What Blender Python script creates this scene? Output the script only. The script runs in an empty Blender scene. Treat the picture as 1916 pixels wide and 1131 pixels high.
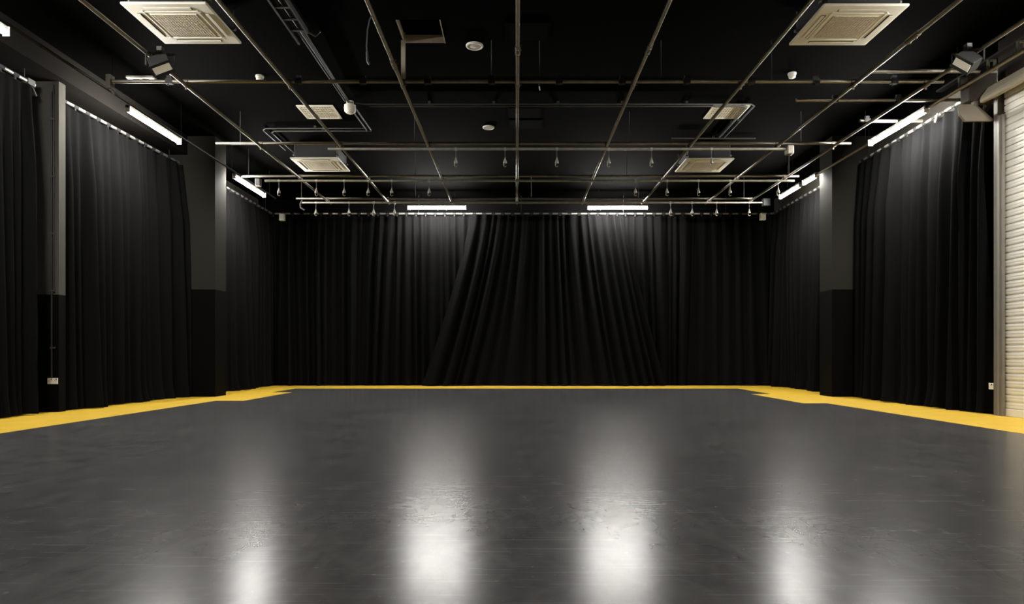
import bpy, bmesh, math, random
from mathutils import Vector, Matrix
C = bpy.context.scene.collection
sc = bpy.context.scene
R = random.Random(7)
PI = math.pi

# ------------------------------------------------------------------ camera, world, exposure
EYE = 0.80                                   # camera height above the floor (m)
cd = bpy.data.cameras.new('camera')
cam = bpy.data.objects.new('camera', cd); C.objects.link(cam)
cam.location = (0, 0, EYE); cam.rotation_euler = (PI / 2, 0, 0)
cd.sensor_fit = 'HORIZONTAL'; cd.sensor_width = 36.0; cd.lens = 36.0 * 1250 / 1916
cd.shift_x = -8 / 1916; cd.shift_y = 99.5 / 1916
cd.clip_start = 0.05; cd.clip_end = 100
sc.camera = cam
w = bpy.data.worlds.new('world'); sc.world = w; w.use_nodes = True
w.node_tree.nodes['Background'].inputs[0].default_value = (0.02, 0.02, 0.02, 1)
w.node_tree.nodes['Background'].inputs[1].default_value = 0.2
sc.view_settings.view_transform = 'Standard'; sc.view_settings.look = 'None'
sc.view_settings.gamma = 1.0; sc.view_settings.use_curve_mapping = False
sc.view_settings.exposure = 0.0
LAMP = 500.0                                 # brightness of every batten diffuser

# ------------------------------------------------------------------ materials
def mat(name, col=(0.5, 0.5, 0.5), rough=0.5, metal=0.0, spec=0.5, noise=0.0, nscale=8.0, sheen=0.0, emit=None, bump=0.0, stretch=None):
    m = bpy.data.materials.new(name); m.use_nodes = True
    nt = m.node_tree; b = nt.nodes['Principled BSDF']
    b.inputs['Base Color'].default_value = (*col, 1)
    b.inputs['Roughness'].default_value = rough
    b.inputs['Metallic'].default_value = metal
    b.inputs['Specular IOR Level'].default_value = spec
    if sheen:
        b.inputs['Sheen Weight'].default_value = sheen
        b.inputs['Sheen Roughness'].default_value = 0.5
    if emit:
        b.inputs['Emission Color'].default_value = (*emit[0], 1)
        b.inputs['Emission Strength'].default_value = emit[1]
    if noise or bump:
        tc = nt.nodes.new('ShaderNodeTexCoord'); mp = nt.nodes.new('ShaderNodeMapping')
        nt.links.new(tc.outputs['Object'], mp.inputs[0])
        if stretch: mp.inputs['Scale'].default_value = stretch
        n = nt.nodes.new('ShaderNodeTexNoise'); n.inputs['Scale'].default_value = nscale; n.inputs['Detail'].default_value = 5
        nt.links.new(mp.outputs[0], n.inputs['Vector'])
        if noise:
            r = nt.nodes.new('ShaderNodeValToRGB')
            r.color_ramp.elements[0].position = 0.3; r.color_ramp.elements[1].position = 0.7
            r.color_ramp.elements[0].color = (*[c * (1 - noise) for c in col], 1)
            r.color_ramp.elements[1].color = (*[min(1, c * (1 + noise)) for c in col], 1)
            nt.links.new(n.outputs['Fac'], r.inputs[0]); nt.links.new(r.outputs[0], b.inputs['Base Color'])
        if bump:
            bp = nt.nodes.new('ShaderNodeBump'); bp.inputs['Strength'].default_value = bump; bp.inputs['Distance'].default_value = 0.01
            nt.links.new(n.outputs['Fac'], bp.inputs['Height']); nt.links.new(bp.outputs[0], b.inputs['Normal'])
    return m

def floor_material():
    m = bpy.data.materials.new('dark_floor_paint'); m.use_nodes = True
    nt = m.node_tree; N = nt.nodes; L = nt.links; b = N['Principled BSDF']
    tc = N.new('ShaderNodeTexCoord')
    def noise(scale, detail, sx=1, sy=1, rot=0.0, dist=0.0):
        mp = N.new('ShaderNodeMapping'); mp.inputs['Scale'].default_value = (sx, sy, 1); mp.inputs['Rotation'].default_value = (0, 0, rot)
        L.new(tc.outputs['Object'], mp.inputs[0])
        n = N.new('ShaderNodeTexNoise'); n.inputs['Scale'].default_value = scale; n.inputs['Detail'].default_value = detail
        n.inputs['Distortion'].default_value = dist
        L.new(mp.outputs[0], n.inputs['Vector']); return n.outputs['Fac']
    def ramp(src, p0, p1, c0, c1):
        r = N.new('ShaderNodeValToRGB'); r.color_ramp.elements[0].position = p0; r.color_ramp.elements[1].position = p1
        r.color_ramp.elements[0].color = (c0, c0, c0, 1); r.color_ramp.elements[1].color = (c1, c1, c1, 1)
        L.new(src, r.inputs[0]); return r.outputs[0]
    def math_(op, a, c):
        n = N.new('ShaderNodeMath'); n.operation = op
        for i, v in enumerate((a, c)):
            if isinstance(v, (int, float)): n.inputs[i].default_value = v
            else: L.new(v, n.inputs[i])
        return n.outputs[0]
    base = ramp(noise(0.9, 6, 1, 1.2, 0.3), 0.3, 0.7, 0.055, 0.070)
    fine = ramp(noise(9, 6, 1.0, 0.5, 0.2, 0.6), 0.3, 0.75, 0.72, 1.25)
    scr1 = ramp(noise(5, 3, 0.35, 9, 0.12, 0.3), 0.63, 0.70, 0.0, 0.035)
    scr2 = ramp(noise(4, 3, 0.3, 10, -0.5, 0.4), 0.65, 0.71, 0.0, 0.04)
    scr3 = ramp(noise(6, 3, 0.5, 9, 1.0, 0.4), 0.66, 0.72, 0.0, 0.04)
    spots = ramp(noise(26, 2), 0.70, 0.75, 0.0, 0.05)
    v = math_('MULTIPLY', base, fine)
    for s in (scr1, scr2, scr3, spots): v = math_('ADD', v, s)
    cb = N.new('ShaderNodeCombineColor')
    L.new(v, cb.inputs[0]); L.new(math_('MULTIPLY', v, 0.985), cb.inputs[1]); L.new(math_('MULTIPLY', v, 0.97), cb.inputs[2])
    L.new(cb.outputs[0], b.inputs['Base Color'])
    rg = ramp(noise(0.7, 3, 1, 1, 0.4), 0.3, 0.7, 0.226, 0.236)
    rg = math_('ADD', rg, ramp(noise(5, 6, 0.5, 2.2, 0.15, 0.5), 0.35, 0.7, 0.0, 0.010))
    rg = math_('SUBTRACT', rg, ramp(noise(3.5, 6, 0.6, 3.0, -0.5, 0.8), 0.62, 0.75, 0.0, 0.010))
    L.new(rg, b.inputs['Roughness'])
    b.inputs['Specular IOR Level'].default_value = 0.08
    return m

def column_material(brk=2.06, up=(0.02, 0.0195, 0.016, 1)):
    m = mat('column_two_tone_paint', (0.1, 0.1, 0.09), 0.8, spec=0.05, noise=0.08, nscale=3)
    nt = m.node_tree; N = nt.nodes; L = nt.links; b = N['Principled BSDF']
    g = N.new('ShaderNodeNewGeometry'); s = N.new('ShaderNodeSeparateXYZ'); L.new(g.outputs['Position'], s.inputs[0])
    c = N.new('ShaderNodeMath'); c.operation = 'GREATER_THAN'; c.inputs[1].default_value = brk; L.new(s.outputs['Z'], c.inputs[0])
    mx = N.new('ShaderNodeMix'); mx.data_type = 'RGBA'
    mx.inputs['A'].default_value = (0.0018, 0.0018, 0.0016, 1); mx.inputs['B'].default_value = up
    L.new(c.outputs[0], mx.inputs['Factor']); L.new(mx.outputs['Result'], b.inputs['Base Color'])
    return m

M = {}
M['floor'] = floor_material()
M['yellow'] = mat('yellow_floor_paint', (0.60, 0.385, 0.028), 0.55, spec=0.3, noise=0.07, nscale=3)
M['ceiling'] = mat('black_ceiling_paint', (0.0008, 0.0008, 0.00078), 0.95, spec=0.01, noise=0.15, nscale=2)
M['wall'] = mat('dark_wall_paint', (0.05, 0.046, 0.039), 0.9, spec=0.05, noise=0.12, nscale=1.5)
M['beam'] = mat('dark_beam_paint', (0.0075, 0.0066, 0.0056), 0.9, spec=0.05, noise=0.12, nscale=1.5)
M['blackwall'] = mat('black_wall_paint', (0.003, 0.003, 0.003), 0.9, spec=0.03, noise=0.1)
M['column'] = column_material()
M['pipecol'] = column_material(1.65, (0.055, 0.053, 0.047, 1))
M['curtain'] = mat('black_stage_cloth', (0.0046, 0.0046, 0.0047), 0.95, spec=0.02, sheen=0.0, noise=0.12, nscale=20)
M['steel'] = mat('galvanised_steel', (0.27, 0.255, 0.22), 0.45, metal=0.7, noise=0.18, nscale=9)
M['bright'] = mat('bright_steel', (0.45, 0.44, 0.41), 0.38, metal=0.8)
M['coupler'] = mat('cast_coupler_metal', (0.15, 0.125, 0.095), 0.5, metal=0.6, noise=0.2, nscale=30)
M['rod'] = mat('dull_threaded_rod', (0.05, 0.05, 0.046), 0.55, metal=0.4)
M['black'] = mat('black_metal', (0.007, 0.007, 0.007), 0.55, noise=0.1)
M['darkgrey'] = mat('dark_grey_metal', (0.028, 0.029, 0.029), 0.6, noise=0.1)
M['cream'] = mat('cream_plastic', (0.86, 0.83, 0.72), 0.55, noise=0.04, nscale=4)
M['creamgrille'] = mat('tan_mesh_plastic', (0.70, 0.64, 0.52), 0.7, noise=0.08, nscale=40)
M['slot'] = mat('dark_slot', (0.07, 0.06, 0.045), 0.8, noise=0.1)
M['white'] = mat('white_plastic', (0.75, 0.73, 0.68), 0.5, noise=0.03)
M['shutter'] = mat('cream_shutter_steel', (0.78, 0.76, 0.68), 0.5, noise=0.05, nscale=3)
M['rail'] = mat('grey_guide_rail', (0.20, 0.186, 0.155), 0.5, metal=0.2, noise=0.08)
M['hood'] = mat('taupe_hood_steel', (0.30, 0.27, 0.215), 0.55, noise=0.07)
M['motor'] = mat('brown_motor_housing', (0.07, 0.058, 0.046), 0.7, noise=0.1)
M['angle'] = mat('grey_brown_angle', (0.13, 0.118, 0.095), 0.6, noise=0.08)
M['hoodpaint'] = mat('tan_hood_paint', (0.50, 0.455, 0.34), 0.55, noise=0.06)
M['timber'] = mat('pale_hatch_lining', (0.34, 0.29, 0.23), 0.8, noise=0.1)
M['lamp'] = mat('lit_diffuser', (0.9, 0.9, 0.88), 0.5, emit=((1.0, 0.965, 0.905), LAMP))
M['void'] = mat('deep_black_panel', (0.0006, 0.0006, 0.0006), 0.95, spec=0.02)
M['tie'] = mat('black_tape', (0.008, 0.008, 0.008), 0.9, noise=0.1)

# ------------------------------------------------------------------ mesh helpers
class MB:
    def __init__(s): s.v = []; s.f = []; s.sm = []
    def add(s, vs, fs, smooth=False):
        o = len(s.v); s.v += [tuple(p) for p in vs]
        s.f += [tuple(i + o for i in f) for f in fs]; s.sm += [smooth] * len(fs)
        return s
    def box(s, x0, x1, y0, y1, z0, z1):
        vs = [(x, y, z) for z in (z0, z1) for y in (y0, y1) for x in (x0, x1)]
        return s.add(vs, [(0, 2, 3, 1), (4, 5, 7, 6), (0, 1, 5, 4), (2, 6, 7, 3), (0, 4, 6, 2), (1, 3, 7, 5)])
    def tube(s, pts, r, n=12, caps=True, smooth=True):
        pts = [Vector(p) for p in pts]; rings = []
        rs = r if isinstance(r, (list, tuple)) else [r] * len(pts)
        prev = None
        for i, p in enumerate(pts):
            t = (pts[min(i + 1, len(pts) - 1)] - pts[max(i - 1, 0)]).normalized()
            a = prev if prev is not None else (Vector((0, 0, 1)) if abs(t.z) < 0.9 else Vector((1, 0, 0)))
            u = (a - t * a.dot(t)).normalized(); prev = u; v = t.cross(u)
            rings.append([p + (u * math.cos(2 * PI * k / n) + v * math.sin(2 * PI * k / n)) * rs[i] for k in range(n)])
        vs = [q for g in rings for q in g]; fs = []
        for i in range(len(pts) - 1):
            for k in range(n):
                fs.append((i * n + k, i * n + (k + 1) % n, (i + 1) * n + (k + 1) % n, (i + 1) * n + k))
        s.add(vs, fs, smooth)
        if caps:
            s.add(rings[0], [tuple(range(n - 1, -1, -1))]); s.add(rings[-1], [tuple(range(n))])
        return s
    def lathe(s, prof, c=(0, 0, 0), n=24):
        vs = []; fs = []
        for (r, z) in prof:
            for k in range(n):
                vs.append((c[0] + r * math.cos(2 * PI * k / n), c[1] + r * math.sin(2 * PI * k / n), c[2] + z))
        for i in range(len(prof) - 1):
            for k in range(n):
                fs.append((i * n + k, i * n + (k + 1) % n, (i + 1) * n + (k + 1) % n, (i + 1) * n + k))
        s.add(vs, fs, True)
        s.add(vs[:n], [tuple(range(n - 1, -1, -1))]); s.add(vs[-n:], [tuple(range(n))])
        return s
    def prism(s, poly, axis, a, b):
        """poly in the two other axes, in order (y,z) for x, (x,z) for y, (x,y) for z"""
        n = len(poly)
        def P(p, t):
            return {'x': (t, p[0], p[1]), 'y': (p[0], t, p[1]), 'z': (p[0], p[1], t)}[axis]
        vs = [P(p, a) for p in poly] + [P(p, b) for p in poly]
        fs = [tuple(range(n)), tuple(range(2 * n - 1, n - 1, -1))]
        fs += [(i, i + n, (i + 1) % n + n, (i + 1) % n) for i in range(n)]
        return s.add(vs, fs)
    def xf(s, m):
        s.v = [tuple(m @ Vector(p)) for p in s.v]; return s
    def build(s, name, material, parent=None, loc=(0, 0, 0), bevel=0.0, fixn=True):
        me = bpy.data.meshes.new(name); me.from_pydata(s.v, [], s.f)
        me.polygons.foreach_set('use_smooth', s.sm)
        if fixn:
            bm = bmesh.new(); bm.from_mesh(me); bmesh.ops.recalc_face_normals(bm, faces=bm.faces); bm.to_mesh(me); bm.free()
        me.materials.append(material); me.update()
        o = bpy.data.objects.new(name, me); C.objects.link(o); o.location = loc
        if parent: o.parent = parent
        if bevel:
            b = o.modifiers.new('edge', 'BEVEL'); b.width = bevel; b.segments = 2; b.limit_method = 'ANGLE'
        return o

def tag(o, label=None, cat=None, group=None, kind=None):
    if label: o['label'] = label
    if cat: o['category'] = cat
    if group: o['group'] = group
    if kind: o['kind'] = kind
    return o
def thing(name, loc, label, cat, group=None):
    o = bpy.data.objects.new(name, None); C.objects.link(o); o.location = loc; o.empty_display_size = 0.1
    return tag(o, label, cat, group)
def dup_part(o, parent, loc, rotz=None):
    c = o.copy(); C.objects.link(c); c.parent = parent; c.location = loc
    if rotz is not None: c.rotation_euler.z = rotz
    return c
def dup(root, loc, label, rotz=0.0):
    kids = [ch for ch in root.children]
    r = root.copy(); C.objects.link(r); r.location = loc; r.rotation_euler.z = rotz; r['label'] = label
    for ch in kids:
        c = ch.copy(); C.objects.link(c); c.parent = r
        for g in list(ch.children):
            d = g.copy(); C.objects.link(d); d.parent = c
    return r
def struct(name, mb, m, parent=None):
    o = mb.build(name, m, parent)
    if parent is None: o['kind'] = 'structure'
    return o

# ------------------------------------------------------------------ the room
CEIL = 5.0
struct('floor', MB().box(-7.4, 7.4, -4, 18.2, -0.15, 0), M['floor'])
# ceiling of black 600 mm tiles with one tile missing
hx0, hx1, hy0, hy1 = -1.51, -0.95, 8.36, 8.97
c = MB()
c.box(-7.4, hx0, -4, 18.2, CEIL, CEIL + .15); c.box(hx1, 7.4, -4, 18.2, CEIL, CEIL + .15)
c.box(hx0, hx1, -4, hy0, CEIL, CEIL + .15); c.box(hx0, hx1, hy1, 18.2, CEIL, CEIL + .15)
c.box(hx0, hx1, hy0, hy1, CEIL + .1, CEIL + .15)
ceil = struct('ceiling', c, M['ceiling'])
h = MB()
h.box(hx0, hx0 + .012, hy0, hy1, CEIL - .004, CEIL + .1); h.box(hx0, hx1, hy1 - .012, hy1, CEIL - .004, CEIL + .1)
h.box(hx1 - .012, hx1, hy0, hy1, CEIL - .012, CEIL + .1)
h.build('hatch_lining', M['timber'], ceil)
struct('wall_back', MB().box(-7.4, 7.4, 18.0, 18.2, 0, CEIL), M['blackwall'])
struct('wall_front', MB().box(-7.4, 7.4, -4.15, -4.0, 0, CEIL), M['blackwall'])
struct('wall_left', MB().box(-7.4, -6.95, -4, 18.0, 0, CEIL), M['wall'])
struct('trim_1', MB().box(-6.95, -6.30, 3.0, 12.8, 4.64, 5.0), M['beam'])            # downstand beam over the side curtains
wr = MB()
wr.box(6.95, 7.4, 8.96, 18.0, 0, CEIL); wr.box(6.46, 7.4, 8.77, 8.96, 0, CEIL)
wr.box(6.42, 7.4, 3.0, 8.77, 4.27, CEIL); wr.box(6.46, 7.4, -4, 3.0, 0, CEIL)
struct('wall_right', wr, M['wall'])
struct('column', MB().box(-6.95, -5.77, 12.8, 13.28, 0, CEIL), M['column'])
struct('column', MB().box(6.05, 6.95, 12.8, 13.32, 0, CEIL), M['column'])
struct('column', MB().box(-6.95, -6.41, 9.36, 9.50, 0, 4.64), M['pipecol'])
# yellow painted border on the floor, following the columns
def poly_mark(mb, pts):
    mb.prism(pts, 'z', 0.0, 0.002)
ym = MB()
for q in ([(-6.93, -3.20), (-5.29, -3.20), (-5.26, 11.68), (-6.93, 11.68)], [(-6.93, 11.68), (-4.77, 11.68), (-4.82, 14.35), (-6.93, 14.35)],
          [(-6.93, 14.35), (-5.26, 14.35), (-5.28, 16.00), (-6.93, 16.00)], [(-6.93, 16.00), (6.93, 16.00), (6.93, 17.71), (-6.93, 17.71)],
          [(6.93, 16.00), (5.30, 16.00), (5.23, 13.70), (6.93, 13.70)], [(6.93, 13.70), (4.82, 13.70), (4.76, 11.09), (6.93, 11.09)],
          [(6.93, 11.09), (5.16, 11.09), (5.12, -3.20), (6.93, -3.20)]):
    poly_mark(ym, q)
struct('floor_marking', ym, M['yellow'])

# ------------------------------------------------------------------ lighting grid
RAD = 0.0242
ZP = EYE + 3.60; ZA = ZP + 2 * RAD; ZB = ZP - 2 * RAD
# prototypes (children that are copied); each is removed from the scene if unused
def ring_mesh(r, half, axis, mb=None, n=12):
    mb = mb or MB()
    d = {'x': Vector((half, 0, 0)), 'y': Vector((0, half, 0))}[axis]
    return mb.tube([-d, d], r, n)
def coupler_mesh():
    mb = MB(); mb.tube([(0, -.035, 0), (0, .035, 0)], RAD + .008, 12); mb.tube([(-.035, 0, 2 * RAD), (.035, 0, 2 * RAD)], RAD + .008, 12)
    mb.box(-.026, .026, -.026, .026, .012, 2 * RAD - .012); mb.box(-.012, .012, -.008, .008, -.06, -.02)
    mb.tube([(.03, 0, .0), (.055, 0, .0)], .009, 8)
    return mb
def coupler_below_mesh():
    mb = coupler_mesh(); return mb.xf(Matrix.Scale(-1, 4, (0, 0, 1)))
def sleeve_mesh():
    mb = MB(); mb.tube([(0, -.11, 0), (0, .11, 0)], RAD + .009, 14)
    for y in (-.06, .06):
        mb.tube([(0, y, -RAD - .004), (0, y, -RAD - .022)], .014, 8); mb.tube([(.02, y, .02), (.045, y, .03)], .009, 8)
    return mb
def clip_mesh():
    mb = MB(); mb.box(-.045, .045, -.03, .03, -.034, .034); mb.box(-.03, .03, -.02, .02, .03, .075)
    mb.tube([(-.02, 0, -.03), (-.02, 0, -.055)], .007, 8)
    return mb
PROTO = {}
def part(key, fn, m, name, parent, loc, rotz=None):
    if key not in PROTO:
        PROTO[key] = fn().build(name, m, parent, loc)
        if rotz is not None: PROTO[key].rotation_euler.z = rotz
        return PROTO[key]
    o = dup_part(PROTO[key], parent, loc, rotz if rotz is not None else 0.0)
    return o

# lengthwise pipes: x, y0, y1, sleeves, label
cross_y = dict(A=8.9, D=11.5, E=13.6, G=15.55)
ORD = ['first', 'second', 'third', 'fourth', 'fifth', 'sixth', 'seventh']
pipes = []
lab = ['long lengthwise steel grid pipe furthest from the shutter, carrying a black floodlight',
       'second lengthwise grid pipe, passing beside the shutterless-side near air conditioner',
       'lengthwise grid pipe passing beside the open ceiling tile, with hanging cable',
       'lengthwise grid pipe running straight down the middle of the ceiling',
       'lengthwise grid pipe just shutter-side of the middle one, with a pale sleeve',
       'lengthwise grid pipe passing on the inner side of the shutter-side air conditioners',
       'lengthwise grid pipe between shutter-side air conditioners and the floodlight pipe',
       'lengthwise grid pipe nearest the shutter side wall, carrying a black floodlight']
lab[1] = 'second lengthwise grid pipe counted from the wall opposite the roller shutter'
for i, x in enumerate((-4.40, -3.02, -1.514, 0.016, 1.557, 2.99, 4.49, 5.456)):
    y1 = 15.85 if i < 7 else 15.6
    root = thing('grid_pipe', (x, 2.0, ZP), lab[i], 'pipe', 'lengthwise pipes of the lighting grid')
    MB().tube([(0, 0, 0), (0, y1 - 2.0, 0)], RAD, 14).build('tube', M['steel'], root)
    for k in (('A', 1), ('D', 1), ('E', 1), ('G', 1)):
        part('coup', coupler_mesh, M['coupler'], 'coupler', root, (0, cross_y[k[0]] - 2.0, 0))
    for yy in {0: [], 2: [8.25], 3: [7.87], 4: [7.85], 6: [7.56]}.get(i, []):
        part('sleeve', sleeve_mesh, M['coupler'], 'sleeve', root, (0, yy - 2.0, 0))
    if i in (2, 4): MB().box(-.03, .03, 15.4 - 2, 15.75 - 2, RAD, RAD + .012).build('end_strap', M['rod'], root)
    pipes.append(root)

# crosswise pipes: key, x0, x1, y, z, label, clip xs, rods
def cross_pipe(x0, x1, y, z, label, rods=(), clips=(), end=None, m='steel', group='crosswise pipes of the lighting grid', rodtop=CEIL):
    root = thing('cross_pipe', (x0, y, z), label, 'pipe', group)
    MB().tube([(0, 0, 0), (x1 - x0, 0, 0)], RAD, 14).build('tube', M[m], root)
    for x in rods:
        MB().tube([(x - x0, 0, RAD * .5), (x - x0, 0, rodtop - z)], .006, 6).build('hanger_rod', M['rod'], root)
    for x in clips:
        part('clip', clip_mesh, M['black'], 'clip', root, (x - x0, 0, 0))
    return root
pa = cross_pipe(-5.41, 5.69, 8.9, ZA, 'long crosswise pipe studded with black clips, first one across the whole grid',
                rods=(-.33, .31, 1.93, 3.4), clips=(-4.62, -2.9, -2.04, -1.18, -.33, .57, 1.41, 2.27, 3.13, 3.99, 5.03))
b = MB(); b.box(-.03, .03, -.05, .05, -.10, .08); b.tube([(-.0, 0, -.10), (.05, 0, -.17)], .014, 8)
b.build('wall_bracket', M['rail'], pa)
MB().box(-.005, .052, -.006, .006, 0, CEIL + .1 - ZA).xf(Matrix.Translation((-1.53 + 5.41, 0, 0))).build('flat_hanger', M['timber'], pa)
MB().tube([(.30 + 5.41, 0, -RAD), (.315 + 5.41, 0, -.12)], .008, 8).build('spigot', M['bright'], pa)
cross_pipe(4.56, 5.95, 8.58, ZA, 'short crosswise pipe stub behind the shutter-side floodlight', rods=())
cross_pipe(4.0, 6.4, 9.55, ZA, 'crosswise copper-toned pipe above the shutter-side fluorescent light', clips=(4.55, 5.46))
cross_pipe(5.35, 6.32, 10.4, ZA, 'short crosswise pipe stub behind the tube light beside the shutter', clips=(5.46,))
d1 = cross_pipe(-5.17, 5.76, 11.5, ZA, 'upper crosswise pipe of the middle pair, reaching further at both ends', rods=(-4.75, -1.75, 1.95, 4.9))
d2 = cross_pipe(-3.24, 4.72, 11.5, ZB, 'lower crosswise pipe of the middle pair, with boxy end cap', rods=())
eb = MB(); eb.box(-.02, .10, -.07, .07, -.10, .055)
eb.xf(Matrix.Translation((4.66 + 3.24, 0, 0))).build('end_cap', M['rail'], d2, bevel=.02)
e1 = cross_pipe(-5.58, 5.75, 13.6, ZA, 'upper crosswise pipe of the second pair from the back curtain', rods=(-5.45, -2.05, 2.25, 5.55))
e2 = cross_pipe(-5.12, 5.66, 13.6, ZB, 'lower crosswise pipe of the second pair from the back curtain, hung with hooks')
g1 = cross_pipe(-5.12, 5.5, 15.55, ZA, 'upper crosswise pipe of the last pair before the back curtain', rods=(-5.0, -2.35, .35, 2.85, 5.3))
g2 = cross_pipe(-4.98, 5.75, 15.55, ZB, 'lower crosswise pipe of the last pair, carrying the back lights')
MB().box(5.73 + 4.98, 5.9 + 4.98, -.06, .06, -.08, .09).build('end_cap', M['darkgrey'], g2, bevel=.01)
el = MB(); el.tube([(-.0, 0, .06), (-.05, 0, -.03), (-.04, 0, -.12), (.05, 0, -.17)], .02, 8); el.build('end_bracket', M['darkgrey'], g2)

# side pipes that carry the wall lights
sl = thing('side_pipe', (-5.62, -2.0, EYE + 3.66), 'dark pipe carrying the tube lights along the wall opposite the shutter', 'pipe')
MB().tube([(0, 0, 0), (0, 17.6, 0)], .018, 10).build('tube', M['black'], sl)
for y in (3.2, 6.6, 9.3, 11.2, 13.2, 15.2):
    MB().tube([(0, y + 2, .01), (0, y + 2, CEIL - EYE - 3.66)], .006, 6).build('hanger_rod', M['black'], sl)
sr = thing('side_pipe', (5.99, -2.0, EYE + 3.60), 'pale pipe with square brackets, carrying tube lights along the shutter wall', 'pipe')
MB().tube([(0, 0, 0), (0, 17.2, 0)], RAD, 14).build('tube', M['bright'], sr)
def ubr():
    mb = MB(); mb.box(-.05, -.035, -.02, .02, .0, .14); mb.box(.035, .05, -.02, .02, 0, .14); mb.box(-.05, .05, -.02, .02, .125, .14); return mb
for y in (6.9, 7.55, 7.95, 8.45, 9.0):
    part('ubr', ubr, M['rail'], 'square_bracket', sr, (.02, y + 2, .0))
MB().box(-.02, .06, 4, 11.5, .14, .165).xf(Matrix.Translation((0, 0, 0))).build('cable_channel', M['black'], sr)
for y in (6.9, 9.1, 11.5, 14.8):
    MB().tube([(.02, y + 2, .12), (.02, y + 2, CEIL - EYE - 3.60)], .006, 6).build('hanger_rod', M['black'], sr)

# ------------------------------------------------------------------ tube lights
def batten(loc, length, along, label):
    root = thing('tube_light', loc, label, 'light', 'lit tube lights')
    L = length / 2; rot = 0 if along == 'y' else PI / 2
    MB().box(-.024, .024, -L, L, .002, .040).build('housing', M['white'], root)
    MB().tube([(0, -L + .012, -.030), (0, L - .012, -.030)], .030, 10, smooth=False).build('diffuser', M['lamp'], root)
    for s in (-1, 1):
        MB().box(-.038, .038, min(s * L, s * (L - .015)), max(s * L, s * (L - .015)), -.064, .042).build('end_cap', M['white'], root, bevel=.004)
        MB().box(-.01, .01, s * L * .6 - .012, s * L * .6 + .012, .045, .062).build('clamp', M['rod'], root)
    if along == 'x':
        for s in (-.6, .6): MB().tube([(0, s * L, .05), (0, s * L, CEIL - loc[2])], .006, 6).build('hanger_rod', M['black'], root)
    root.rotation_euler.z = rot
    return root
ZL = EYE + 3.58
for yy in (2.8,):  # unseen pair continuing the tube spacing, added to brighten the room
    batten((-5.62, yy, ZL), 1.48, 'y', 'added unseen tube light opposite the shutter, out of view')
    batten((5.95, yy, ZL), 1.48, 'y', 'added unseen tube light over the shutter wall, out of view')
batten((-5.62, 6.63, ZL), 1.48, 'y', 'lit tube light cut off by the frame, above the curtain before the socket column')
batten((-5.62, 10.4, ZL), 1.50, 'y', 'lit tube light above the curtain between socket column and square grey column')
batten((-5.62, 14.1, ZL), 1.6, 'y', 'lit tube light beyond the grey column, on the wall opposite the shutter')
batten((5.95, 10.46, ZL), 1.55, 'y', 'longest-looking lit tube light, beside the roller shutter')
batten((5.95, 13.53, ZL), .59, 'y', 'short lit tube light piece next to the shutter-side column')
batten((5.95, 14.52, ZL), 1.06, 'y', 'lit tube light on shutter wall, between short tube piece and back corner')
batten((5.95, 6.5, ZL), 1.48, 'y', 'lit tube light over the roller shutter, outside the picture')
YB = 17.0
batten(((817.5 - 966) * YB / 1250, YB, EYE + 3.77), 1.5, 'x', 'lit tube light over the back curtain, on the side away from the shutter')
batten(((1155.5 - 966) * YB / 1250, YB, EYE + 3.77), 1.54, 'x', 'lit tube light over the back curtain, on the shutter side')

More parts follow.
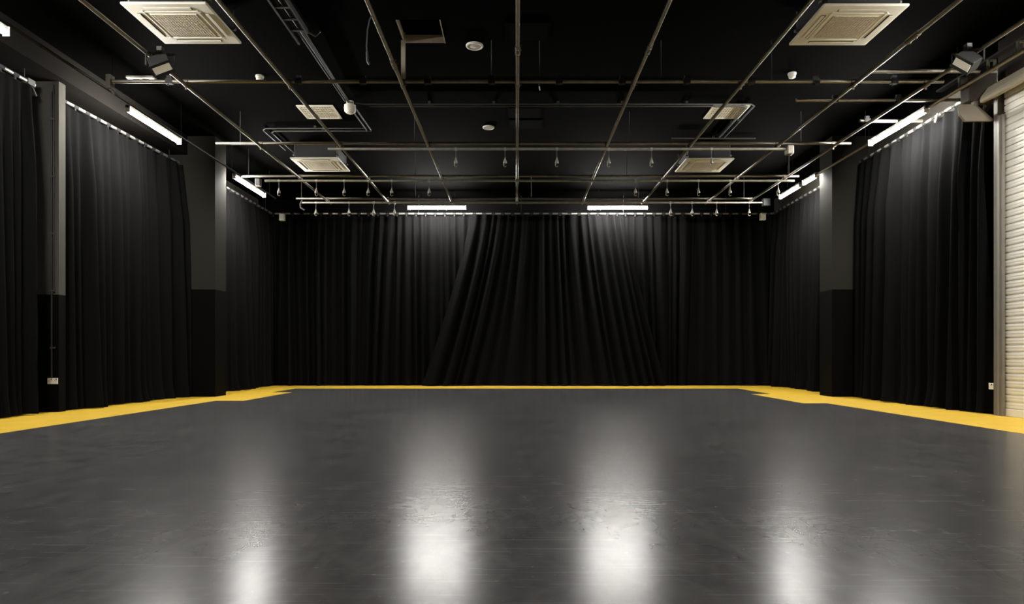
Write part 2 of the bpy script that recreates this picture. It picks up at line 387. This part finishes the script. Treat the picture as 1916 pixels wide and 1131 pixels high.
# ------------------------------------------------------------------ curtains and their tracks
def drape(label, p0, p1, nrm, ztop, seed, q0=None, q1=None, amp=.05, lam=.21, hem=.05, tie_y=0.0):
    """black cloth hung from p0..p1 (plan), hem spread to q0..q1; nrm points into the room"""
    r = random.Random(seed)
    p0 = Vector(p0); p1 = Vector(p1); q0 = Vector(q0 or p0); q1 = Vector(q1 or p1); nn = Vector(nrm)
    L = (p1 - p0).length; nu = max(24, int(L / .022)); nv = 30
    S = [r.uniform(0, 6.28) for _ in range(14)]
    ph = []; a = 0.0; wids = []
    while a < L + 1:
        wv = lam * r.uniform(.55, 1.7); wids.append((a, wv, r.uniform(.4, 1.25), r.uniform(-1, 1), r.uniform(.7, 2.4))); a += wv
    def fold(u, v):
        # irregular pleats; each pleat has its own width, depth and drift
        uu = u + .10 * v * math.sin(u * 1.9 + S[0]) + .05 * v * math.sin(u * 4.3 + S[1])
        uu = min(max(uu, 0), L + .9)
        for k in range(len(wids) - 1):
            if wids[k + 1][0] > uu: break
        s, wv, d, dr, ex = wids[k]
        t = (uu - s) / wv
        f = max(0.0, math.sin(PI * min(max(t, 0), 1))) ** ex * (d * (1 + .5 * dr * v))
        return f
    mb = MB(); vs = []
    for j in range(nv + 1):
        v = j / nv
        v = v ** 0.9
        z = ztop + (0.012 - ztop) * v
        for i in range(nu + 1):
            t = i / nu; u = t * L
            base = p0.lerp(p1, t).lerp(q0.lerp(q1, t), v ** 1.25)
            A = amp * (.75 + .75 * min(1, v * 4) + .35 * v)
            d = A * fold(u, v) + .018 * math.sin(u * 37 + S[2] + 3 * v) * (1 - v) * .5
            d += .05 * math.sin(u * 1.3 + S[3]) * v + .025 * math.sin(u * 3.1 + S[4] + v * 2) * v
            if v > .9:
                k = (v - .9) / .1
                d += hem * k * k * (.6 + .6 * math.sin(u * 2.3 + S[5]) + .4 * math.sin(u * 6.1 + S[6]))
            p = base + nn * d
            zz = z
            if j == nv: zz = .006 + .010 * (1 + math.sin(u * 5.7 + S[7]))
            if j == 0: zz = z - .018 * (.5 - .5 * math.cos(u * 2 * PI / .25))
            vs.append((p.x, p.y, zz))
    fs = []; W = nu + 1
    for j in range(nv):
        for i in range(nu):
            fs.append((j * W + i, j * W + i + 1, (j + 1) * W + i + 1, (j + 1) * W + i))
    cen = (p0 + p1) / 2
    root = thing('curtain', (cen.x, cen.y, 0), label, 'curtain', 'black curtains round the room')
    mb.add([(x - cen.x, y - cen.y, z) for x, y, z in vs], fs, True)
    mb.build('cloth', M['curtain'], root, fixn=False)
    # ties looped over the track pipe
    dirv = (p1 - p0).normalized(); rz = math.atan2(dirv.y, dirv.x)
    nt = int(L / .25)
    for k in range(nt):
        q = p0 + dirv * (.12 + .25 * k)
        def tie():
            m_ = MB(); m_.tube([(-.05, 0, 0), (.05, 0, 0)], .0275, 10); m_.box(-.016, .016, -.006, .006, -.075, -.022); return m_
        part('tie', tie, M['tie'], 'tie', root, (q.x - cen.x, q.y - cen.y + tie_y, ztop + .055), rz)
    return root
def track(p0, p1, z, label, rods, top=CEIL):
    root = thing('curtain_track', (p0[0], p0[1], z), label, 'curtain track', 'curtain track pipes')
    d = (p1[0] - p0[0], p1[1] - p0[1], 0)
    MB().tube([(0, 0, 0), d], .0235, 12).build('tube', M['bright'], root)
    for t in rods:
        MB().tube([(d[0] * t, d[1] * t, .015), (d[0] * t, d[1] * t, top - z)], .006, 6).build('hanger_rod', M['black'], root)
    return root
ZT = EYE + 3.69; ZC = ZT - .055
t1 = track((-6.58, 3.0), (-6.58, 9.12), ZT, 'curtain track pipe ending just before the socket column', (.2, .97), 4.64)
cl = MB(); cl.tube([(0, 6.07, -.03), (0.02, 6.13, -.15)], .014, 8); cl.box(-.03, .03, 5.97, 6.1, -.04, .04); cl.build('end_clamp', M['rod'], t1)
track((-6.56, 9.52), (-6.46, 12.78), ZT, 'curtain track pipe between socket column and square grey column', (.05, .9), 4.64)
track((-6.4, 13.3), (-6.4, 17.45), ZT + .02, 'curtain track pipe between the grey column and back corner, opposite shutter', (.1, .9))
track((-6.6, 17.55), (6.85, 17.55), ZT + .03, 'long curtain track pipe across the back of the room', (.1, .3, .5, .7, .9))
track((6.67, 13.34), (6.72, 17.45), ZT + .02, 'curtain track pipe between shutter-side column and back corner', (.1, .9))
t6 = track((6.45, 9.2), (6.56, 12.76), ZT, 'bright curtain track pipe starting beside the shutter hood', (.05, .9))
MB().tube([(-.02, .99, 0), (-.05, 1.01, -.13)], .018, 8).build('end_clamp', M['bright'], t6)
drape('black floor-length curtain at the picture edge, before the socket column', (-6.58, 3.4), (-6.58, 9.06), (1, 0), ZC, 11, lam=.2, q1=(-6.58, 9.10), amp=.08, hem=.03)
drape('black floor-length curtain between socket column and square grey column', (-6.56, 9.55), (-6.46, 12.76), (1, 0), ZC, 23, lam=.19, amp=.11)
drape('black floor-length curtain between grey column and back corner, opposite the shutter', (-6.4, 13.3), (-6.4, 17.42), (1, 0), ZC + .02, 37, lam=.19, amp=.10)
drape('black back curtain on the side opposite the shutter, up to the diagonal fold', (-6.5, 17.6), (-1.2, 17.6), (0, -1), ZC + .03, 41, lam=.23, amp=.10, tie_y=-.05)
drape('black middle back curtain that flares out towards its hem', (-1.22, 17.50), (2.8, 17.50), (0, -1), ZC + .03, 57, q0=(-2.45, 17.36), q1=(3.9, 17.36), lam=.2, amp=.11, tie_y=.05)
drape('black back curtain on the shutter side, past the middle flared one', (2.75, 17.6), (6.8, 17.6), (0, -1), ZC + .03, 69, lam=.23, amp=.10, tie_y=-.05)
drape('black floor-length curtain between shutter-side column and back corner', (6.72, 17.42), (6.67, 13.36), (-1, 0), ZC + .02, 73, lam=.19, amp=.10)
drape('black floor-length curtain between roller shutter and shutter-side column', (6.56, 12.74), (6.446, 9.04), (-1, 0), ZC, 85, lam=.21, amp=.12)

# ------------------------------------------------------------------ roller shutter door
SX = 6.4
door = MB(); y0, y1 = 3.0, 8.76; pitch = .0923; ztop = 4.26
prof = []
z = .10
while z < ztop - .01:
    for (dx, dz) in ((.016, 0), (.016, .008), (.001, .011), (-.0015, .026), (.0, .044), (-.0015, .062), (.002, .085)):
        prof.append((dx, z + dz))
    z += pitch
vs = []
for (dx, zz) in prof: vs += [(SX + dx, y0, zz), (SX + dx, y1, zz)]
fs = [(2 * i, 2 * i + 1, 2 * i + 3, 2 * i + 2) for i in range(len(prof) - 1)]
door.add(vs, fs, False)
door.add([(SX + .035, y0, .1), (SX + .035, y1, .1), (SX + .035, y0, prof[-1][1]), (SX + .035, y1, prof[-1][1])], [(0, 2, 3, 1)], False)
dr = struct('door_1', door, M['shutter'])
MB().box(SX - .012, SX + .03, y0, y1, .004, .10).build('bottom_bar', M['shutter'], dr, bevel=.004)
g = MB(); g.box(SX - .055, SX - .02, 8.72, 8.81, 0, 3.95); g.box(SX + .02, SX + .055, 8.72, 8.81, 0, 3.95); g.box(SX - .055, SX + .055, 8.78, 8.81, 0, 3.95)
g.box(SX - .07, SX - .055, 8.765, 8.79, 0, 3.95)
g.build('guide_rail', M['rail'], dr)
MB().box(SX - .05, SX + .06, 8.815, 8.885, 0, 4.26).build('wall_angle', M['angle'], dr)
# hood: rounded nose, sloping top going back to the wall
hp = [(6.145, 4.144), (6.14, 4.18), (6.155, 4.225), (6.25, 4.35), (6.42, 4.44), (6.42, 4.27), (6.37, 4.225), (6.19, 4.144)]
MB().prism(hp, 'y', 3.0, 8.85).build('hood', M['hoodpaint'], dr)
ep = [(5.975, 3.98), (5.94, 4.02), (5.93, 4.12), (5.94, 4.16), (6.155, 4.16), (6.38, 3.97), (6.38, 3.935), (6.015, 3.935)]
MB().prism(ep, 'y', 8.94, 8.98).build('end_plate', M['hood'], dr, bevel=.004)
MB().box(6.04, 6.42, 8.92, 9.09, 4.20, 4.57).build('motor_box', M['motor'], dr, bevel=.01)
MB().box(6.12, 6.175, 8.93, 8.99, 4.14, 4.22).build('bracket', M['bright'], dr)
# ------------------------------------------------------------------ air conditioners
def cassette(loc, label):
    root = thing('air_conditioner', loc, label, 'air conditioner', 'ceiling cassette air conditioners')
    f = MB(); h_ = .475
    f.prism([(-h_, 0), (-h_, .03), (h_, .03), (h_, 0)], 'y', -h_, h_)
    fp = f.build('face_panel', M['cream'], root, bevel=.012)
    f = MB()
    for s in (-1, 1):
        f.box(-.34, .34, min(s * .30, s * .315), max(s * .30, s * .315), -.006, .004)
        f.box(min(s * .30, s * .315), max(s * .30, s * .315), -.34, .34, -.006, .004)
    f.build('inner_frame', M['cream'], fp)
    for s in (-1, 1):
        MB().box(-.27, .27, s * .375 - .022, s * .375 + .022, -.004, .004).build('air_slot', M['slot'], fp)
        MB().box(s * .375 - .022, s * .375 + .022, -.27, .27, -.004, .004).build('air_slot', M['slot'], fp)
        MB().box(-.262, .262, s * .385 - .018, s * .385 + .018, -.010, -.004).build('louvre', M['cream'], fp)
        MB().box(s * .385 - .018, s * .385 + .018, -.262, .262, -.010, -.004).build('louvre', M['cream'], fp)
    gm = MB(); gm.box(-.262, .262, -.262, .262, -.004, .002)
    for k in range(17):
        t = -.25 + .5 * k / 16
        gm.box(t - .005, t + .005, -.255, .255, -.010, -.004)
        gm.box(-.255, .255, t - .005, t + .005, -.009, -.004)
    gm.build('intake_grille', M['creamgrille'], fp)
    MB().box(-.41, .41, -.41, .41, .03, .30).build('casing', M['black'], root, bevel=.01)
    for sx in (-1, 1):
        for sy in (-1, 1):
            r_ = MB(); r_.tube([(sx * .43, sy * .33, .12), (sx * .43, sy * .33, CEIL - loc[2])], .007, 6); r_.box(sx * .43 - .03, sx * .43 + .03, sy * .33 - .02, sy * .33 + .02, .10, .125)
            r_.build('hanger_rod', M['rail'], root)
    return root
ac = cassette((-3.87, 7.79, EYE + 3.85), 'large cream ceiling air conditioner opposite the shutter, beside the wall-side floodlight')
dup(ac, (3.86, 7.83, EYE + 3.85), 'large cream ceiling air conditioner on the shutter side of the near grid')
dup(ac, (-3.96, 13.55, EYE + 3.85), 'small-looking cream air conditioner above the back pipes, opposite the shutter side')
dup(ac, (3.81, 13.59, EYE + 3.85), 'small-looking cream air conditioner above the back pipes, on the shutter side')
# ------------------------------------------------------------------ ceiling grilles, hatches, discs, detectors
def vent(loc, label):
    root = thing('ceiling_vent', loc, label, 'vent', 'square cream ceiling vents')
    fr = MB()
    for s in (-1, 1):
        fr.box(-.31, .31, s * .295 - .015, s * .295 + .015, -.015, .0); fr.box(s * .295 - .015, s * .295 + .015, -.31, .31, -.015, .0)
    fr.build('frame', M['cream'], root)
    MB().box(-.285, .285, -.285, .285, -.004, 0).build('back_plate', M['creamgrille'], root)
    sl_ = MB()
    for k in range(13):
        t = -.26 + .52 * k / 12
        sl_.box(t - .004, t + .004, -.28, .28, -.014, -.004)
        if k % 2 == 0: sl_.box(-.28, .28, t - .004, t + .004, -.013, -.004)
    sl_.build('grid', M['cream'], root)
    return root
v0 = vent((-3.39, 11.52, CEIL), 'square cream gridded vent flush in ceiling, beside the domed ceiling fitting')
dup(v0, (3.62, 11.52, CEIL), 'square cream gridded vent flush in ceiling, beside the bent conduits on shutter side')
hl = ['matte black square hatch in the ceiling, first behind the middle pipe', 'matte black square hatch in the ceiling, second along the middle pipe',
      'matte black square hatch in the ceiling, last along the middle pipe']
for k, (hx, hy, hw, hd) in enumerate(((.145, 8.65, .29, .25), (.145, 11.55, .29, .25), (.17, 12.12, .31, .24))):
    root = thing('ceiling_hatch', (hx, hy, CEIL), hl[k], 'hatch', 'black ceiling hatches')
    MB().box(-hw, hw, -hd, hd, -.008, 0).build('panel', M['void'], root)
    MB().box(-hw + .03, hw - .03, -hd + .02, hd - .02, -.012, -.008).build('inset', M['void'], root)
def disc(loc, r, label):
    root = thing('ceiling_speaker', loc, label, 'speaker', 'round white ceiling speakers')
    MB().lathe([(r, 0), (r, -.012), (r * .93, -.022), (r * .8, -.022), (r * .78, -.016)], n=32).build('rim', M['white'], root)
    MB().lathe([(r * .79, -.014), (r * .5, -.019), (.01, -.021)], n=32).build('grille', M['creamgrille'] if False else M['white'], root)
disc(((888 - 966) / 580 * 4.2, 1250 * 4.2 / 580, CEIL), .118, 'larger round white ceiling disc next to the open ceiling tile')
disc(((914 - 966) / 427 * 4.2, 1250 * 4.2 / 427, CEIL), .108, 'smaller-looking round white ceiling disc deeper in the room')
def detector(loc, label):
    root = thing('smoke_detector', loc, label, 'smoke detector', 'white smoke detectors')
    MB().lathe([(.062, 0), (.062, -.022), (.055, -.03)]).build('base', M['white'], root)
    MB().lathe([(.045, -.03), (.052, -.045), (.048, -.068), (.03, -.078), (.01, -.08)]).build('head', M['cream'], root)
    return root
dt = detector(((486 - 966) / 523 * 4.2, 1250 * 4.2 / 523, CEIL), 'small white smoke detector just above the first crosswise pipe, opposite the shutter')
dup(dt, ((1482 - 966) / 528 * 4.2, 1250 * 4.2 / 528, CEIL), 'small white smoke detector just above the first crosswise pipe, shutter side')
# pale slotted plate above the first cross pipe, near the wall opposite the shutter
pl = thing('junction_box', (-5.66, 10.12, CEIL), 'small pale flat plate on the ceiling behind the end of first crosswise pipe', 'box')
MB().box(-.2, .2, -.10, .10, -.035, 0).build('box', M['cream'], pl, bevel=.006)
MB().box(-.12, -.03, -.05, .05, -.042, -.035).build('slot', M['slot'], pl); MB().box(.03, .12, -.05, .05, -.042, -.035).build('slot', M['slot'], pl)
# domed fitting on the tray end
df = thing('dome_fitting', (-2.75, 11.05, CEIL - .05), 'beige rounded fitting hanging at the end of the dark cable tray', 'ceiling fitting')
MB().lathe([(.06, .05), (.06, .0), (.095, -.015), (.095, -.02)]).build('base', M['cream'], df)
MB().lathe([(.09, -.02), (.098, -.06), (.09, -.12), (.06, -.145), (.02, -.15)]).build('dome', M['cream'], df)

# ------------------------------------------------------------------ cable tray and conduits on the ceiling
ct = thing('cable_tray', (-2.76, 3.0, CEIL), 'dark cable tray running lengthwise along the ceiling to the domed fitting', 'cable tray')
for s, yl in ((-1, 5.8), (1, 5.5)):
    MB().box(s * .10 - .012, s * .10 + .012, 0, yl, -.11, -.05).build('side_rail', M['darkgrey'], ct)
for k in range(20): MB().box(-.10, .10, .1 + .28 * k, .13 + .28 * k, -.105, -.085).build('rung', M['darkgrey'], ct)
MB().tube([(.0, 0, -.075), (.01, 4, -.075), (.03, 6, -.075), (.02, 7.9, -.06)], .022, 8).build('cable', M['black'], ct)
MB().tube([(-.05, 0, -.07), (-.04, 4, -.075), (-.02, 6, -.07), (-.03, 7.9, -.05)], .016, 8).build('cable', M['black'], ct)
MB().tube([(.05, 0, -.07), (.06, 4, -.075), (.05, 6, -.07), (.02, 7.9, -.05)], .014, 8).build('cable', M['darkgrey'], ct)
hk = MB(); hk.tube([(.10, 5.5, -.08), (.18, 5.6, -.09), (.25, 5.55, -.05)], .012, 8); hk.build('hook', M['rod'], ct)
for y in (1.5, 4.5): 
    MB().box(-.13, .13, y, y + .03, -.13, -.11).build('support', M['darkgrey'], ct)
    MB().tube([(-.115, y + .015, -.12), (-.115, y + .015, 0)], .006, 6).build('hanger_rod', M['rod'], ct)
    MB().tube([(.115, y + .015, -.12), (.115, y + .015, 0)], .006, 6).build('hanger_rod', M['rod'], ct)
def conduit(label, runs, r=.014, m='rod'):
    p0 = runs[0][0]
    root = thing('conduit', p0, label, 'conduit', 'ceiling conduits')
    for pts in runs:
        q = [tuple(a - b_ for a, b_ in zip(p, p0)) for p in pts]
        MB().tube(q, r, 8).build('tube', M[m], root)
        sd = MB()
        for a, b_ in zip(q[:-1], q[1:]):
            L_ = (Vector(b_) - Vector(a)).length
            for k in range(1, int(L_ / 1.2) + 1):
                p = Vector(a).lerp(Vector(b_), k / (int(L_ / 1.2) + 1))
                sd.box(p.x - .02, p.x + .02, p.y - .02, p.y + .02, p.z - .005, CEIL - .002 - p0[2])
        if sd.v: sd.build('saddles', M['rod'], root)
    return root
zc = CEIL - .05
conduit('twin dark conduits running from the domed fitting on towards the back', [[(-2.70, 11.25, zc), (-2.68, 12.30, zc)], [(-2.78, 11.25, zc), (-2.76, 12.36, zc)]])
conduit('long twin crosswise conduits over the middle of the ceiling, bending at vent on shutter side',
        [[(-2.45, 11.13, zc), (3.78, 11.13, zc), (3.86, 11.20, zc), (3.86, 12.7, zc)],
         [(-2.65, 10.98, zc), (-2.5, 11.04, zc), (3.88, 11.04, zc), (3.96, 11.12, zc), (3.96, 12.7, zc)]])
conduit('twin dark conduits crossing to the back air conditioner opposite the shutter',
        [[(-2.68, 12.36, zc), (-4.48, 12.36, zc), (-4.55, 12.44, zc), (-4.55, 13.9, zc)], [(-2.76, 12.22, zc), (-4.6, 12.22, zc), (-4.66, 12.3, zc), (-4.66, 13.5, zc)]])
conduit('single short crosswise conduit behind the middle pipe pair, shutter side', [[(2.97, 12.78, zc), (4.58, 12.78, zc)]])

# ------------------------------------------------------------------ floodlights on the grid
def floodlight(name_loc, tilt, roll, label, yaw):
    root = thing('floodlight', name_loc, label, 'floodlight', 'black floodlights on the grid')
    mt = Matrix.Rotation(yaw, 4, 'Z') @ Matrix.Rotation(roll, 4, 'Y') @ Matrix.Rotation(tilt, 4, 'X') @ Matrix.Scale(.8, 4)
    off = Matrix.Translation((0, 0, -.03))
    body = MB(); body.box(-.14, .14, -.13, .10, -.10, .10); 
    for k in range(7): body.box(-.13 + .04 * k, -.115 + .04 * k, .10, .13, -.08, .08)
    body.xf(off @ mt).build('housing', M['black'], root, bevel=.01)
    fc = MB(); fc.box(-.125, .125, -.142, -.13, -.055, .055)
    fc.xf(off @ mt).build('lens', M['cream'], root)
    bz = MB(); bz.box(-.15, .15, -.15, -.13, .06, .10); bz.box(-.15, .15, -.15, -.13, -.10, -.06)
    bz.xf(off @ mt).build('bezel', M['black'], root)
    yk = MB(); yk.box(-.165, -.15, -.02, .02, -.03, .13); yk.box(.15, .165, -.02, .02, -.03, .13); yk.box(-.165, .165, -.02, .02, .115, .13)
    yk.xf(off @ Matrix.Rotation(yaw, 4, 'Z')).build('yoke', M['black'], root)
    k = MB(); k.box(-.03, .03, -.035, .035, .10, .17); k.build('clamp', M['darkgrey'], root)
    return root
floodlight((-4.25, 7.98, ZP - .09), .95, -.45, 'black floodlight with pale front under the pipe by the near air conditioner', .2)
floodlight((5.34, 7.90, ZP - .09), .75, .75, 'black floodlight with pale front under the pipe beside the shutter wall', -.7)

# ------------------------------------------------------------------ hooks hanging under the crosswise pipes
def hook_proto(label):
    root = thing('hanging_hook', (0, 0, 0), label, 'hook', 'hanging hooks under the crosswise pipes')
    ring_mesh(RAD + .006, .02, 'x').build('clamp', M['bright'], root)
    MB().tube([(0, 0, -RAD), (0, 0, -.16)], .005, 6).build('cord', M['rod'], root)
    cn = MB(); cn.lathe([(.006, -.14), (.014, -.17), (.034, -.235), (.03, -.25)], n=12)
    cn = cn.build('cone', M['rail'], root)
    hk_ = MB(); hk_.tube([(-.022, 0, -.245), (-.024, 0, -.29), (0, 0, -.31), (.024, 0, -.29)], .007, 6); hk_.build('hook', M['rail'], cn)
    return root
first = None
def hooks(xs, y, zbar, where):
    global first
    n = len(xs)
    words_ = ['first', 'second', 'third', 'fourth', 'fifth', 'sixth', 'seventh', 'eighth', 'ninth', 'tenth', 'eleventh', 'twelfth']
    for k, px in enumerate(xs):
        x = (px - 966) * y / 1250
        label = f'{words_[k]} hanging cone hook {where}, counted towards the shutter'
        if first is None:
            first = hook_proto(label); first.location = (x, y, zbar)
        else:
            dup(first, (x, y, zbar), label)
hooks([853, 945, 1042, 1139, 1219, 1331], 11.5, ZB, 'under the middle pipe pair')
hooks([522, 592, 644, 689, 733, 803, 1189, 1248, 1307, 1366, 1456], 13.6, ZB, 'under the second pipe pair from the back')
hooks([591, 653, 699, 738, 1255, 1295, 1341, 1402], 15.55, ZB, 'under the last pipe pair')
# loose cable hanging from the third lengthwise pipe
dc = thing('hanging_cable', (-1.55, 7.05, ZP), 'thin dark cable dangling from the lengthwise pipe near the open tile', 'cable')
MB().tube([(.03, 0, 0), (.0, 0, -.06), (-.02, 0, -.16), (-.03, 0, -.34), (-.02, 0, -.46)], .007, 6).build('cord', M['rod'], dc)
MB().tube([(-.025, 0, -.40), (-.02, 0, -.50), (.0, 0, -.53)], .012, 6).build('clip', M['darkgrey'], dc)
# small wall boxes at the back corners
def wallbox(loc, label, m):
    root = thing('wall_speaker', loc, label, 'speaker', 'small boxes at the top corners of the back curtain')
    MB().box(-.065, .065, -.06, .06, -.09, .09).build('cabinet', M[m], root, bevel=.01)
    MB().box(-.05, .05, -.066, -.06, -.075, .075).build('grille', M['creamgrille' if m == 'cream' else 'white'], root)
    MB().box(-.02, .02, .06, .10, -.02, .16).build('bracket', M['black'], root)
wallbox(((528 - 966) * 17.2 / 1250, 17.2, EYE + (665 - 407) * 17.2 / 1250), 'small white box at the top corner of the back curtain opposite the shutter', 'white')
wallbox(((1427 - 966) * 17.2 / 1250, 17.2, EYE + (665 - 406) * 17.2 / 1250), 'small cream box at the top corner of the back curtain on shutter side', 'cream')
db = thing('junction_box', (-5.25, 13.6, ZB - .02), 'small grey box under the pipe beside the tube light past the grey column', 'box')
MB().box(-.05, .05, -.05, .05, -.09, .06).build('box', M['darkgrey'], db, bevel=.008)
MB().box(-.045, .045, -.04, .04, -.10, -.09).build('cover', M['white'], db)

# ------------------------------------------------------------------ sockets and conduits on the socket column
def socket(loc, wid, rotz, gangs, label):
    root = thing('wall_socket', loc, label, 'socket', None)
    root.rotation_euler.z = rotz
    pt = MB().box(-wid / 2, wid / 2, -.012, 0, -.043, .043).build('plate', M['white'], root, bevel=.004)
    for g_ in range(gangs):
        cx = (g_ - (gangs - 1) / 2) * .07
        hs = MB(); hs.box(cx - .004, cx + .004, -.0135, -.012, .008, .020)
        hs.box(cx - .016, cx - .010, -.0135, -.012, -.014, -.008); hs.box(cx + .010, cx + .016, -.0135, -.012, -.014, -.008)
        hs.build('pin_holes', M['black'], pt)
        MB().box(cx + .014, cx + .026, -.016, -.012, .012, .032).build('switch', M['slot'], pt)
    return root
socket((-6.49, 9.36, .437), .146, 0, 2, 'white double wall socket low on the narrow column between two side curtains')
ws = socket((6.355, 8.93, .385), .086, -PI / 2, 1, 'white single socket low on the jamb beside the roller shutter')
MB().box(-.04, .04, 0, .10, -.04, .04).build('back_box', M['black'], ws)
cc = thing('conduit', (-6.50, 9.345, .49), 'dark vertical conduit running down the narrow column to the double socket', 'conduit', None)
MB().tube([(0, 0, 0), (0, 0, 4.0)], .011, 8).build('tube', M['black'], cc)
MB().tube([(.03, 0, 1.2), (.03, 0, 4.1)], .009, 8).build('tube', M['black'], cc)
sb = MB()
for z_ in (.4, 1.2, 2.0, 2.8, 3.6): sb.box(-.02, .045, -.012, .02, z_, z_ + .025)
sb.build('saddles', M['darkgrey'], cc)
